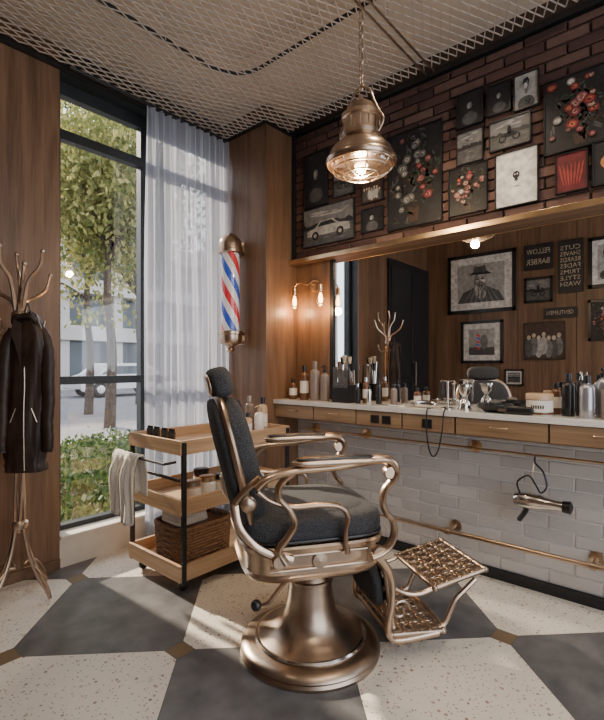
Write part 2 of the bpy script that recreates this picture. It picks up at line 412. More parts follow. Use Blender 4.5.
# ------------------------------------------------------------ barber pole
b=B('barber_pole',(2.235,2.65,1.30))
b.lathe([(0,0),(.02,.004),(.03,.02),(.022,.035),(.035,.05),(.075,.065),(.085,.085),(.085,.13),(.092,.135),(.092,.155),(.085,.16)],(0,0,0),'nickel')
b.lathe([(.085,.73),(.092,.735),(.092,.755),(.085,.76),(.085,.80),(.078,.83),(.055,.86),(.02,.88),(0,.89)],(0,0,0),'nickel')
b.lathe([(.080,.16),(.080,.73)],(0,0,0),'glass')
rows=40; r=.066
for mi,mn in enumerate(('p_white','p_red','p_white','p_blue')):
    vs=[];fs=[]
    for j in range(rows+1):
        z=.155+.58*j/rows
        for k in range(9):
            a=2*pi*(mi*.125+k/8*.125)-z*9.0
            vs.append((r*cos(a),r*sin(a),z))
    for j in range(rows):
        for k in range(8):
            q=j*9+k; fs.append((q,q+1,q+10,q+9))
    b.add(vs,fs,mn)
    b.add([(-x,-y,z) for x,y,z in vs],fs,mn)
for z in (.11,.78):
    b.box(.07,.10,-.03,.03,z-.02,z+.02,'nickel'); b.box(.10,.1145,-.045,.045,z-.05,z+.05,'nickel')
b.finish()
# ------------------------------------------------------------ sconce
b=B('wall_sconce',(2.675,2.2,1.80))
b.lathe([(.045,0),(.045,-.012),(.02,-.02),(0,-.02)],(0,0,0),'brass',axis='x')
b.tube([(-.01,0,0),(-.07,0,.02),(-.09,0,0)],.006,'brass')
b.tube([(-.09,.125,-.015),(-.09,.11,.01),(-.09,.06,.02),(-.09,0,0),(-.09,-.06,.02),(-.09,-.11,.01),(-.09,-.125,-.015)],.006,'brass')
for yy in (-.125,.125):
    b.lathe([(0,0),(.014,-.004),(.017,-.03),(.017,-.055),(0,-.055)],(-.09,yy,-.01),'brass',16)
    b.lathe([(0,-.055),(.012,-.058),(.018,-.07),(.030,-.10),(.033,-.125),(.024,-.15),(0,-.162)],(-.09,yy,-.01),'glassj',20)
    b.lathe([(0,-.062),(.008,-.066),(.016,-.10),(.015,-.130),(0,-.138)],(-.09,yy,-.01),'bulb',12)
b.finish()
# ------------------------------------------------------------ pendant : squat industrial dome, stepped neck, caged lens
PX,PY=1.93,1.29
b=B('pendant_lamp',(PX,PY,2.20))
b.lathe([(.152,.0),(.170,.004),(.176,.018),(.172,.030),(.160,.038),(.158,.055),(.148,.075),(.125,.098),(.098,.112),(.092,.125),(.101,.130),(.103,.150),(.092,.157),(.088,.222),(.097,.228),(.097,.248),(.080,.258),(.068,.292),(.040,.312),(.014,.318),(.014,.345),(0,.345)],(0,0,0),'nickel',48)
b.lathe([(.148,.012),(.135,.055),(.10,.085),(.05,.10)],(0,0,0),'white',40)
b.lathe([(0,-.055),(.06,-.050),(.11,-.032),(.140,-.010),(.147,.01)],(0,0,0),'lens',40)
b.lathe([(0,-.02),(.03,-.01),(.04,.015),(.03,.05),(.015,.08),(.015,.10)],(0,0,0),'bulb2',20)
for rr_,zz in ((.162,.0),(.138,-.026),(.088,-.050)):
    b.tube([(rr_*cos(a),rr_*sin(a),zz) for a in np.linspace(0,2*pi,33)[:-1]],.0045,'nickel',n=1,closed=True,seg=6)
for k in range(8):
    a=2*pi*k/8; b.tube([(q*cos(a),q*sin(a),z) for q,z in ((.164,.01),(.138,-.028),(.088,-.052),(.0,-.061))],.0035,'nickel',n=3,seg=6)
for k in range(12):
    a=2*pi*k/12; b.tube([(.0905*cos(a),.0905*sin(a),.165),(.0905*cos(a),.0905*sin(a),.215)],.004,'nickel2',n=1,seg=6)
for s_ in (-1,1): b.tube([(0,s_*.10,.14),(0,s_*.128,.19),(0,s_*.10,.245),(0,s_*.075,.30),(0,s_*.05,.36),(0,0,.395)],.006,'nickel')
z=.375; i=0
while z<.87:
    P=[(.012*cos(a),0,.022*sin(a)) if i%2 else (0,.012*cos(a),.022*sin(a)) for a in np.linspace(0,2*pi,13)[:-1]]
    b.tube([(p[0],p[1],p[2]+z+.018) for p in P],.0036,'nickel',n=1,closed=True,seg=6); z+=.033; i+=1
b.lathe([(.05,.898),(.05,.885),(.01,.870),(0,.870)],(0,0,0),'nickel')
b.finish()
# ------------------------------------------------------------ barber chair
b=B('barber_chair',(1.52,1.278,0),math.radians(-34))
b.lathe([(.297,0),(.299,.012),(.292,.022),(.296,.030),(.288,.042),(.262,.052),(.235,.058),(.232,.066),(.205,.078),(.165,.098),(.132,.125),(.112,.16),(.100,.21),(.093,.26),(.090,.285),(.098,.288),(.098,.300),(.088,.303),(.082,.33),(.082,.41)],(0,0,0),'nickel2',64)
b.lathe([(.232,.060),(.238,.064),(.232,.070)],(0,0,0),'chrome',64)
b.lathe([(.15,.370),(.155,.375),(.155,.40),(.14,.41)],(-.02,0,0),'nickel')
b.tube([(-.06,-.05,.34),(-.14,-.12,.34),(-.22,-.20,.31),(-.27,-.25,.33)],.008,'nickel'); b.sup((-.275,-.255,.335),(.02,.02,.02),'blackp')
UP=Matrix.Translation((-.035,0,0)); b.T=UP
b.loft([(.385,.20,.20,0,0),(.392,.245,.235,0,0),(.402,.268,.250,0,0),(.418,.276,.258,0,0),(.426,.266,.25,0,0),(.438,.266,.25,0,0),(.505,.272,.258,0,0),(.512,.286,.272,0,0),(.530,.292,.278,0,0),(.538,.284,.272,0,0)],'nickel',.42,64)
b.sup((0,0,.580),(.292,.258,.062),'fabric',.5,.42,56,20)
b.sup((0,0,.612),(.255,.225,.045),'fabric',.8,.55,48,16)
b.tube([(.288*math.copysign(abs(cos(a))**.42,cos(a)),.260*math.copysign(abs(sin(a))**.42,sin(a)),.548) for a in np.linspace(0,2*pi,65)[:-1]],.006,'blackp',n=1,closed=True,seg=6)
for sy in (-1,1):
    yy=sy*.260
    b.tube([(-.19,yy,.447),(-.19,yy,.500),(.19,yy,.500),(.19,yy,.447)],.004,'nickel2',n=1,closed=True,seg=6)
    b.lathe([(.032,0),(.028,sy*.012),(0,sy*.016)],(0,yy-sy*.008,.473),'nickel2',24,'y')
T=UP@Matrix.Translation((-.285,0,.815))@Matrix.Rotation(math.radians(-14),4,'Y')
b.T=T
b.sup((.02,0,.0),(.058,.205,.255),'fabric',.55,.62,40,28)
b.sup((-.03,0,0),(.035,.215,.262),'fabric',.5,.6,40,28)
def sq(a,ry,rz,e=.6): return (math.copysign(abs(cos(a))**e,cos(a))*ry,math.copysign(abs(sin(a))**e,sin(a))*rz)
b.tube([(-.012,*sq(a,.222,.272)) for a in np.linspace(0,2*pi,57)[:-1]],.0155,'nickel',n=1,closed=True,seg=10,flat=1.5)
for sy in (-1,1):
    b.lathe([(.03,0),(.03,sy*.02),(.015,sy*.03),(0,sy*.03)],(-.01,sy*.222,-.12),'nickel',20,'y')
    b.tube([(-.012,sy*.07,.26),(-.012,sy*.06,.30),(-.01,sy*.06,.34)],.008,'nickel')
b.sup((.012,0,.325),(.048,.135,.062),'fabric',.6,.7,36,20)
b.sup((-.03,0,.325),(.014,.10,.045),'nickel',.6,.7)
b.T=UP
sx=lambda x: x*.80 if x>0 else x
for sy in (-1,1):
    b.tube([(-.315,sy*.225,.70),(-.30,sy*.25,.62),(-.25,sy*.275,.56),(-.19,sy*.275,.52),(-.11,sy*.27,.49)],[.017,.015,.014,.016,.018],'nickel',flat=.8)
    b.tube([(-.23,sy*.275,.80),(-.29,sy*.25,.74),(-.315,sy*.235,.70)],.012,'nickel')
    y0=sy*.290
    P=[(-.245,.765),(-.20,.800),(-.10,.822),(.05,.828),(.20,.842),(.29,.848),(.345,.832),(.368,.795),(.345,.758),(.312,.73),(.298,.69),(.315,.645),(.350,.61),(.360,.56),(.335,.515),(.29,.490),(.24,.48)]
    b.tube([(sx(x),y0,z) for x,z in P],[.013,.014,.016,.018,.019,.018,.016,.014,.013,.012,.012,.013,.014,.016],'nickel',seg=12,flat=1.6)
    b.sup((.05,y0,.848),(.165,.036,.013),'nickel',.6,.5); b.sup((.05,y0,.860),(.150,.030,.009),'blackp',.6,.5)
    b.tube([(x,y0,z) for x,z in [(-.10,.82),(-.155,.78),(-.165,.73),(-.125,.68),(-.105,.63),(-.135,.58),(-.165,.54),(-.14,.49)]],[.012,.013,.012,.012,.013,.014,.016],'nickel',seg=10,flat=1.3)
    b.tube([(x,y0*.99,z) for x,z in [(-.24,.755),(-.19,.715),(-.11,.69),(-.02,.69),(.06,.68),(.10,.64),(.09,.58),(.10,.50)]],.010,'nickel',seg=10,flat=1.3)
    for x,z,rr_ in ((.278,.795,.022),(.235,.49,.026),(-.15,.50,.024)):
        b.lathe([(rr_,-.016),(rr_+.003,0),(rr_,.016)],(x-.012,y0,z),'nickel',20,'y')
    b.tube([(x,sy*.185,z) for x,z in [(.20,.45),(.275,.42),(.325,.34),(.330,.24),(.315,.16),(.32,.10),(.37,.075),(.54,.082)]],[.018,.016,.014,.014,.014,.016],'nickel',seg=10)
    b.tube([(x,sy*.165,z) for x,z in [(.53,.085),(.58,.10),(.61,.15),(.64,.20),(.69,.24),(.735,.275)]],.011,'nickel',seg=8)
    b.tube([(x,sy*.165,z) for x,z in [(.335,.29),(.40,.255),(.47,.245),(.545,.265)]],.010,'nickel',seg=8)
    b.tube([(.365+.045*(1-k/16)*cos(k*.6),sy*.19,.20+.045*(1-k/16)*sin(k*.6)) for k in range(13)],.006,'nickel2',n=2,seg=6)
b.T=UP@Matrix.Translation((.445,0,.095))@Matrix.Rotation(math.radians(4),4,'Y')
b.plate(.120,.185,'nickel2',4,6,.014,.30); b.tube([(.125,-.18,0),(.145,0,0),(.125,.18,0)],.013,'nickel')
b.T=UP@Matrix.Translation((.325,0,.245))@Matrix.Rotation(math.radians(82),4,'Y')
b.plate(.12,.17,'nickel2',4,6,.014,.30); b.sup((-.03,0,-.03),(.085,.15,.028),'fabric',.6,.5)
b.T=UP@Matrix.Translation((.655,0,.290))@Matrix.Rotation(math.radians(-12),4,'Y')
b.plate(.125,.175,'nickel2',4,6,.014,.30)
b.T=Matrix.Identity(4)
b.finish()
# ------------------------------------------------------------ trolley
CX0,CX1,CY0,CY1=1.383,2.22,2.04,2.56
b=B('rolling_cart',(CX0,CY0,0)); W=CX1-CX0; D=CY1-CY0
for z,h in ((.075,.085),(.42,.085),(.735,.075)):
    b.box(0,W,0,.018,z,z+h,'oakx'); b.box(0,W,D-.018,D,z,z+h,'oakx')
    b.box(0,.018,.018,D-.018,z,z+h,'oaky'); b.box(W-.018,W,.018,D-.018,z,z+h,'oaky')
    b.box(.018,W-.018,.018,D-.018,z+.008,z+.02,'oakx')
for x in (.012,W-.036):
    for y in (-.009,D-.009): b.box(x,x+.024,y,y+.018,.06,.80,'black')
b.box(-.008,.004,.0,D,.60,.615,'black')
for x in (.06,W-.06):
    for y in (.06,D-.06):
        b.lathe([(.024,-.011),(.027,0),(.024,.011)],(x,y,.0275),'blackp',20,'y'); b.box(x-.016,x+.016,y-.018,y+.018,.055,.075,'black')
b.tube([(-.005,.03,.70),(-.07,.03,.70),(-.075,.06,.70),(-.075,D-.06,.70),(-.07,D-.03,.70),(-.005,D-.03,.70)],.007,'black',n=3)
b.finish(.0015)
ZT=.755
b=B('hand_towel',(1.308,2.42,.70)); vs=[];fs=[]; NU,NV=34,40
for i in range(NU+1):
    s_=i/NU
    for j in range(NV+1):
        t_=j/NV*2-1
        L=s_*.60-.36+.02*sin(3*t_)
        drop=abs(L)
        if drop<.022: a=L/.022*pi/2; x=.016*sin(a); z=.016*cos(a)-.002
        else: x=math.copysign(.016+.010*min(1,drop/.15),L); z=-(drop-.022)
        k=min(1,drop/.10)
        x+=k*(.014*sin(t_*7+1.0)+.007*sin(t_*15+s_*4))*(1 if L<0 else .5)-(.018*k if L<0 else 0)
        y=t_*(.135-.020*k*(1-drop*1.5))+.008*k*sin(t_*9+drop*8)+ (.010*sin(drop*14) if L<0 else 0)
        vs.append((x,y,z+.004*sin(t_*11)*k))
for i in range(NU):
    for j in range(NV):
        a=i*(NV+1)+j; fs.append((a,a+1,a+NV+2,a+NV+1))
b.add(vs,fs,'towel'); o=b.finish(); so=o.modifiers.new('thickness','SOLIDIFY'); so.thickness=.009
b=B('wicker_basket',(1.61,2.24,.096))
for l in range(13):
    q=1+.004*l
    P=[]
    for k in range(96):
        a=2*pi*k/96; e=.35
        mod=1+.018*(1 if (k//2+l)%2 else -1)
        P.append((.175*q*mod*math.copysign(abs(cos(a))**e,cos(a)),.135*q*mod*math.copysign(abs(sin(a))**e,sin(a)),.01+l*.0165))
    b.tube(P,.0088,'wicker',n=1,closed=True,seg=6)
b.loft([(0,.165,.125,0,0),(.2,.17,.13,0,0)],'wicker',.35)
b.tube([(.185*math.copysign(abs(cos(a))**.35,cos(a)),.145*math.copysign(abs(sin(a))**.35,sin(a)),.222) for a in np.linspace(0,2*pi,49)[:-1]],.011,'wicker',n=1,closed=True)
b.finish()
b=B('folded_towel',(1.53,2.21,.330))
for k in range(3): b.sup((0,0,.017+k*.020),(.10-.004*k,.10,.0155),'towel',.4,.3)
b.finish()
def jar(name,loc,r,h,body,lid,lab=True):
    b=B(name,loc)
    b.lathe([(r*.94,0),(r,.004),(r,h*.78),(r*.93,h*.82)],(0,0,0),body,28)
    b.lathe([(r*1.02,h*.80),(r*1.02,h*.99),(r*.98,h),(0,h)],(0,0,0),lid,28)
    if lab: b.lathe([(r*1.012,h*.2),(r*1.012,h*.72)],(0,0,0),'label',28)
    return b.finish()
jar('cream_jar',(1.52,2.12,.44),.042,.13,'tan','nickel2'); jar('cream_jar',(1.62,2.12,.44),.045,.14,'white','brass'); jar('cream_jar',(1.73,2.13,.44),.045,.13,'tan','blackp'); jar('cream_jar',(1.68,2.26,.44),.045,.15,'amber','blackp')
jar('cream_jar',(1.83,2.2,.44),.04,.14,'taupe','blackp')
def bottle(loc,r,h,body,cap,kind='round',name='bottle'):
    b=B(name,loc)
    if kind=='pump':
        b.lathe([(r*.92,0),(r,.005),(r,h*.68),(r*.8,h*.74),(r*.38,h*.78),(r*.38,h*.82)],(0,0,0),body,28)
        b.lathe([(r*.45,h*.80),(r*.45,h*.88),(r*.14,h*.89),(r*.14,h*.96)],(0,0,0),cap,20)
        b.tube([(0,0,h*.97),(-r*.5,0,h*.985),(-r*1.2,0,h*.95)],r*.17,cap)
    else:
        b.lathe([(r*.92,0),(r,.005),(r,h*.70),(r*.85,h*.76),(r*.42,h*.80),(r*.40,h*.84)],(0,0,0),body,28)
        b.lathe([(r*.48,h*.82),(r*.50,h*.98),(r*.45,h),(0,h)],(0,0,0),cap,20)
    b.lathe([(r*1.01,h*.2),(r*1.01,h*.55)],(0,0,0),'label' if body in('amber','tan') else body,28)
    return b.finish()
for x,y,r,h,m,c,k in ((1.98,2.18,.028,.15,'tan','blackp','r'),(2.06,2.16,.03,.19,'white','brass','pump'),(2.13,2.2,.032,.24,'tan','blackp','r'),(2.02,2.3,.026,.22,'amber','blackp','pump'),(2.16,2.36,.03,.24,'taupe','nickel2','r'),(1.90,2.28,.026,.14,'label','brass','r')):
    bottle((x,y,ZT),r,h,m,c,k)
b=B('comb_set',(1.45,2.30,ZT))
for k,yy in enumerate((-.10,-.03,.05,.12)):
    b.box(-.015,-.003,yy-.025,yy+.03,.0,.085,'blackp')
    for t in range(12): b.box(-.012,-.006,yy-.024+t*.0045,yy-.0225+t*.0045,.085,.10,'blackp')
b.finish()
# ------------------------------------------------------------ counter
ZC=.955; XF=2.42
b=B('vanity_counter',(0,0,0))
b.box(XF,2.69,YR+.02,2.388,ZC-.03,ZC,'marble')
b.box(XF+.03,2.681,YR+.02,2.385,.825,ZC-.03,'wallh')
ys=[(-.80,-.37),(-.36,.09),(.105,.553),(.563,1.013),(1.025,1.335),(1.345,1.66),(1.67,2.01),(2.02,2.38)]
for k,(a,c) in enumerate(ys):
    b.box(XF+.012,XF+.03,a,c,.832,ZC-.034,'drawer')
    m=(a+c)/2
    if k in (5,):
        for q in (-.06,.02): b.box(XF+.006,XF+.012,m+q-.03,m+q+.03,.85,.90,'blackp')
    elif k==4:
        b.box(XF+.006,XF+.012,m-.03,m+.03,.85,.90,'blackp')
    else:
        b.tube([(XF+.012,m-.04,.885),(XF-.006,m-.035,.885),(XF-.006,m+.035,.885),(XF+.012,m+.04,.885)],.004,'nickel',n=3,seg=6)
b.finish(.0015)
def rail(name,x,z,r,y0,y1,brs,m):
    b=B(name); b.tube([(x,y0,z),(x,y1,z)],r,m,n=1,seg=14)
    for y in brs:
        b.tube([(x,y,z),(2.692,y,z)],r*.8,m,n=1); b.lathe([(.035,0),(.035,-.008),(.015,-.014)],(2.692,y,z),m,24,'x')
        b.lathe([(r*1.5,-.015),(r*1.5,.015)],(x,y,z),m,16,'y')
    for y in (y0,y1): b.sup((x,y,z),(r*1.6,r*1.6,r*1.6),m)
    return b.finish()
rail('towel_rail',2.61,.735,.006,-.5,2.25,(.30,1.0,1.75,2.2),'brass'); rail('foot_rail',2.57,.245,.013,-.5,1.85,(.40,1.12,1.8),'nickel')
b=B('hair_dryer',(2.585,.63,.50))
b.lathe([(0,.13),(.032,.125),(.042,.10),(.044,.05),(.039,.0),(.029,-.04),(.026,-.075),(.028,-.11),(.026,-.112)],(0,0,0),'chrome',28,'y')
b.lathe([(.0285,-.10),(.032,-.135),(.012,-.145)],(0,0,0),'blackp',24,'y')
b.tube([(0,.06,-.02),(0,.075,-.06),(0,.105,-.11)],[.020,.017,.016],'blackp',flat=.8)
b.tube([(.0,.10,.03),(-.01,.11,.09),(.0,.06,.13),(-.015,.02,.09),(0,.0,.05),(-.01,-.03,.09),(0,-.01,.16),(.01,.03,.20),(.025,.03,.238)],.0045,'blackp')
b.tube([(.0,.04,.04),(.0,.05,.08),(0,.04,.14),(.015,.035,.20),(.025,.035,.243)],.003,'brass')
b.finish()
b=B('power_cable')
b.tube([(2.45,1.17,.960),(2.43,1.17,.962),(2.408,1.17,.95),(2.402,1.17,.85),(2.402,1.155,.74),(2.402,1.13,.70),(2.402,1.10,.74),(2.404,1.08,.84),(2.412,1.075,.93),(2.425,1.07,.964),(2.45,1.07,.960)],.004,'blackp'); b.finish()
X0=2.54
bottle((X0,2.30,ZC),.030,.15,'amber','blackp'); bottle((X0,2.19,ZC),.032,.25,'amber','blackp'); bottle((X0,2.09,ZC),.036,.28,'taupe','taupe'); bottle((X0,2.00,ZC),.032,.25,'taupe','blackp','pump'); bottle((2.62,2.25,ZC),.026,.17,'tan','brass'); bottle((2.60,1.94,ZC),.024,.16,'amber','chrome')
b=B('tool_organizer',(X0,1.83,ZC))
b.box(-.05,.05,-.07,.07,0,.12,'blackp')
for k in range(12):
    x=random.uniform(-.035,.035); y=random.uniform(-.06,.06); t=random.uniform(-.02,.02); h=random.uniform(.20,.28)
    b.tube([(x,y,.1),(x+t*.4,y+t,h)],.005,random.choice(['nickel2','blackp','chrome']),n=1)
    if k%3==0: b.tube([(x+t*.4,y+t,h-.01),(x+t*.5,y+t*1.2,h+.04)],[.009,.016,.017],random.choice(['a_cream','blackp']),n=1)
for k in range(3): b.box(-.052,-.05,-.06+k*.042,-.025+k*.042,.1,.21+.015*k,'a_mid')
b.finish()
for x,y,r,h,m,c in ((2.52,1.71,.018,.13,'blackp','chrome'),(2.57,1.68,.022,.17,'amber','chrome'),(2.50,1.61,.016,.12,'chrome','blackp'),(2.57,1.58,.02,.15,'blackp','blackp'),(2.62,1.50,.022,.13,'taupe','blackp'),(2.63,1.34,.022,.11,'amber','blackp')): bottle((x,y,ZC),r,h,m,c)
def scissors(loc,rz):
    b=B('scissors',loc,rz)
    for s in (-1,1):
        b.tube([(0,0,.005),(.05,s*.008,.005),(.11,s*.002,.005)],[.005,.005,.002],'chrome',flat=.5)
        b.tube([(0,0,.005),(-.04,-s*.014,.005)],.004,'chrome')
        b.tube([(-.06+.02*cos(a),-s*.022+.015*sin(a),.005) for a in np.linspace(0,2*pi,13)[:-1]],.0035,'chrome',n=1,closed=True,seg=6)
    b.finish()
scissors((2.47,1.43,ZC),1.7)
def clipper(name,loc,rz,m1):
    b=B(name,loc,rz)
    b.sup((0,0,.022),(.075,.024,.021),m1,.6,.7); b.box(.06,.095,-.02,.02,.012,.026,'chrome')
    for k in range(10): b.box(.095,.103,-.02+k*.0042,-.018+k*.0042,.014,.020,'chrome')
    b.finish()
clipper('hair_clipper',(2.535,1.24,ZC),1.4,'chrome'); clipper('hair_clipper',(2.47,.70,ZC),1.6,'blackp')
b=B('shaving_stand',(2.55,1.11,ZC))
b.lathe([(.04,0),(.04,.006),(.01,.012),(.006,.05),(.006,.16)],(0,0,0),'chrome',28)
b.tube([(0,.0,.155),(-.0,.035,.16),(0,.04,.15)],.004,'chrome'); b.tube([(0,0,.155),(0,-.035,.16),(0,-.04,.15)],.004,'chrome')
b.lathe([(.006,.05),(.014,.07),(.018,.095),(.012,.115),(.014,.15),(0,.16)],(0,.036,0),'a_dark',16); b.lathe([(.004,.03),(.006,.14),(.016,.146),(0,.155)],(0,-.036,0),'chrome',16)
b.finish()
b=B('hourglass_timer',(2.52,1.00,ZC))
b.lathe([(.04,0),(.04,.01),(.034,.012),(.03,.045),(.008,.070),(.03,.100),(.034,.130),(.04,.132),(.04,.142),(0,.142)],(0,0,0),'chrome',28); b.finish()
b=B('shaving_bowl',(2.545,.845,ZC))
b.lathe([(.035,0),(.05,.004),(.082,.018),(.092,.038),(.090,.044),(.075,.026),(.05,.016),(0,.014)],(0,0,0),'blackp',36)
b.lathe([(0,.03),(.03,.032),(.034,.05),(.022,.062),(0,.066)],(0,0,0),'a_mid',24); b.finish()
b=B('pomade_jar',(2.52,.62,ZC))
b.lathe([(.056,0),(.061,.005),(.061,.075),(.056,.079)],(0,0,0),'label',36); b.lathe([(.063,.079),(.063,.104),(.060,.108),(0,.108)],(0,0,0),'tan',36); b.lathe([(.0615,.006),(.0615,.018)],(0,0,0),'amber',36)
for k in range(6):
    a=pi+.5-.17*k
    b.add([(.0622*cos(a-.05),.0622*sin(a-.05),.035),(.0622*cos(a+.05),.0622*sin(a+.05),.035),(.0622*cos(a+.05),.0622*sin(a+.05),.052),(.0622*cos(a-.05),.0622*sin(a-.05),.052)],[(0,1,2,3)],'ink')
b.finish()
bottle((2.56,.50,ZC),.028,.21,'blackp','blackp'); bottle((2.62,.455,ZC),.024,.22,'blackp','chrome','pump'); bottle((2.52,.415,ZC),.033,.20,'silverp','blackp'); bottle((2.59,.36,ZC),.03,.24,'silverp','blackp','pump'); bottle((2.52,.33,ZC),.03,.18,'taupe','blackp'); bottle((2.63,.57,ZC),.024,.16,'amber','blackp')
# ------------------------------------------------------------ pictures
def textgeo(t,size):
    cu=bpy.data.curves.new('t','FONT'); cu.body=t; cu.size=size; cu.align_x='CENTER'; cu.align_y='CENTER'; cu.resolution_u=2
    o=bpy.data.objects.new('t',cu); S.collection.objects.link(o); bpy.context.view_layer.update()
    me=bpy.data.meshes.new_from_object(o); v=[(p.co.x,p.co.y) for p in me.vertices]; f=[tuple(p.vertices) for p in me.polygons]
    bpy.data.objects.remove(o,do_unlink=True); bpy.data.meshes.remove(me); return v,f
def picture(xw,n,yc,zc,w,h,kind,fw=0,mat_=0,name='framed_picture',bg=None,th=.018,fm='blackp'):
    b=B(name,(xw,yc,zc))
    def P(s,t,d): return (n*d, n*s, t)
    def clampP(pts): return [(max(-hw,min(hw,x)),max(-hh,min(hh,z))) for x,z in pts]
    def poly(pts,m,d): b.add([P(s,t,d) for s,t in clampP(pts)],[tuple(range(len(pts)))],m,False)
    def rect(x0,x1,z0,z1,m,d): poly([(x0,z0),(x1,z0),(x1,z1),(x0,z1)],m,d)
    def ell(cx,cz,rx,rz,m,d,rot=0,k=14):
        poly([(cx+rx*cos(a)*cos(rot)-rz*sin(a)*sin(rot),cz+rx*cos(a)*sin(rot)+rz*sin(a)*cos(rot)) for a in np.linspace(0,2*pi,k+1)[:-1]],m,d)
    def bx(x0,x1,z0,z1,d0,d1,m):
        xs=sorted((n*d0,n*d1)); yy=sorted((n*x0,n*x1)); b.box(xs[0],xs[1],yy[0],yy[1],z0,z1,m)
    hw,hh=w/2,h/2
    base=bg or {'floral':'a_dark','portrait':'a_lgrey','land':'a_grey','moto':'a_grey','car':'a_grey','skull':'a_white','red':'a_deepred','text':'a_dark','dark':'a_dark','orange':'a_dark','pole':'a_lgrey','group':'a_brown','mutedfloral':'a_dark','tattoo':'a_lgrey'}[kind]
    bx(-hw,hw,-hh,hh,0,th,base if not fw else 'blackp')
    if fw:
        for a in (-1,1):
            bx(a*hw-(fw if a>0 else 0),a*hw+(0 if a>0 else fw),-hh,hh,th,th+.010,fm); bx(-hw,hw,a*hh-(fw if a>0 else 0),a*hh+(0 if a>0 else fw),th,th+.010,fm)
        hw-=fw; hh-=fw
        if mat_:
            rect(-hw,hw,-hh,hh,'a_white',th+.001); hw-=mat_; hh-=mat_
        rect(-hw,hw,-hh,hh,base,th+.002)
    d=th+.0035; e=.0006; q=min(hw,hh)
    R=random.Random(int(abs(yc*1000)+zc*100))
    if kind in('floral','mutedfloral'):
        mu=kind=='mutedfloral'
        for k in range(60):
            cx=R.gauss(0,.42)*hw; cz=R.gauss(.1,.42)*hh
            for j in range(2):
                a=R.uniform(0,pi); ell(cx+R.uniform(-.1,.1)*q,cz+R.uniform(-.1,.1)*q,q*.15,q*.035,R.choice(['a_green','a_brown','a_mid']) ,d,a,8)
        PAL=[('a_mid','a_grey','a_lgrey'),('a_brown','a_rose','a_pink'),('a_mid','a_grey','a_cream'),('a_dark','a_mid','a_grey'),('a_deepred','a_rose','a_pink')] if mu else [('a_deepred','a_rose','a_pink'),('a_rose','a_pink','a_cream'),('a_deepred','a_red','a_orange'),('a_brown','a_rose','a_pink'),('a_grey','a_cream','a_white'),('a_brown','a_pink','a_cream')]
        for k in range(24):
            cx=max(-hw*.8,min(hw*.8,R.gauss(0,.42)*hw)); cz=max(-hh*.78,min(hh*.82,R.gauss(.08,.42)*hh)); r=q*R.uniform(.10,.24)
            m=R.choice(PAL); dd=d+.0003*(k+1)
            for lay,(rad,pr,npet) in enumerate(((.60,.42,8),(.42,.30,7),(.22,.20,5),(.08,.14,3))):
                mm_=m[min(2,lay)] if lay<3 else m[0]
                for j in range(npet):
                    a=j*2*pi/npet+R.uniform(-.25,.25)+lay; ell(cx+r*rad*cos(a),cz+r*rad*sin(a)*.85,r*pr*R.uniform(.8,1.1),r*pr*.6,mm_ if R.random()<.8 else m[0],dd+lay*.00006+j*.000005,a+pi/2,8)
        poly([(-hw*.14,-hh*.92),(hw*.14,-hh*.92),(hw*.22,-hh*.6),(-hw*.22,-hh*.6)],'a_brown',d)
    elif kind in('portrait','pole'):
        if kind=='portrait':
            poly([(-hw,-hh),(hw,-hh),(hw*.75,-hh*.45),(hw*.25,-hh*.2),(-hw*.3,-hh*.2),(-hw*.8,-hh*.5)],'a_mid',d)
            for k in range(7): poly([(hw*(-.8+.24*k),-hh),(hw*(-.72+.24*k),-hh),(hw*(-.4+.13*k),-hh*.3),(hw*(-.44+.13*k),-hh*.3)],'a_grey',d+e*.5)
            ell(0,hh*.13,q*.34,q*.46,'a_grey',d+e); ell(-q*.06,hh*.12,q*.27,q*.40,'a_lgrey',d+2*e); ell(-q*.12,hh*.05,q*.12,q*.16,'a_white',d+2.5*e)
            ell(0,-hh*.36,q*.34,q*.46,'a_grey',d+3*e)
            for k in range(60): a=R.uniform(-.4,.4); ell(R.uniform(-.28,.28)*q,-hh*.38+R.uniform(-.36,.26)*q,q*.012,q*.13,R.choice(['a_white','a_mid','a_lgrey']),d+4*e+k*.00001,a,7)
            poly([(-q*.62,hh*.42),(q*.62,hh*.46),(q*.34,hh*.60),(-q*.32,hh*.60)],'a_dark',d+5*e); poly([(-q*.34,hh*.55),(q*.36,hh*.56),(q*.30,hh*.90),(q*.05,hh*.84),(-q*.25,hh*.92)],'a_mid',d+6*e)
            for s in (-1,1): ell(s*q*.13,hh*.20,q*.08,q*.035,'a_dark',d+6*e); ell(s*q*.13,hh*.29,q*.10,q*.02,'a_mid',d+6*e)
            poly([(0,hh*.20),(q*.07,-hh*.02),(-q*.05,-hh*.02)],'a_grey',d+6*e); ell(0,-hh*.14,q*.12,q*.03,'a_dark',d+6*e)
        else:
            rect(-hw,hw,-hh,-hh*.4,'a_mid',d); ell(-hw*.2,0,q*.3,q*.6,'a_grey',d+e)
            for k in range(5): poly([(hw*.1,-hh*.6+k*q*.25),(hw*.4,-hh*.45+k*q*.25),(hw*.4,-hh*.33+k*q*.25),(hw*.1,-hh*.48+k*q*.25)],['p_red','p_blue'][k%2],d+2*e)
    elif kind in('land','moto','car'):
        rect(-hw,hw,-hh,-hh*.1,'a_mid',d)
        P_=[(-hw,-hh*.1)]+[(-hw+2*hw*k/12,hh*(.02+.22*R.random())) for k in range(13)]+[(hw,-hh*.1)]; poly(P_,'a_dark',d+e)
        for k in range(14): ell(R.uniform(-.8,.8)*hw,R.uniform(-.9,-.2)*hh,hw*.18,hh*.02,'a_grey',d+2*e,0,6)
        for k in range(8): ell(R.uniform(-.6,.6)*hw,R.uniform(.4,.85)*hh,hw*.3,hh*.04,'a_lgrey',d+e,0,8)
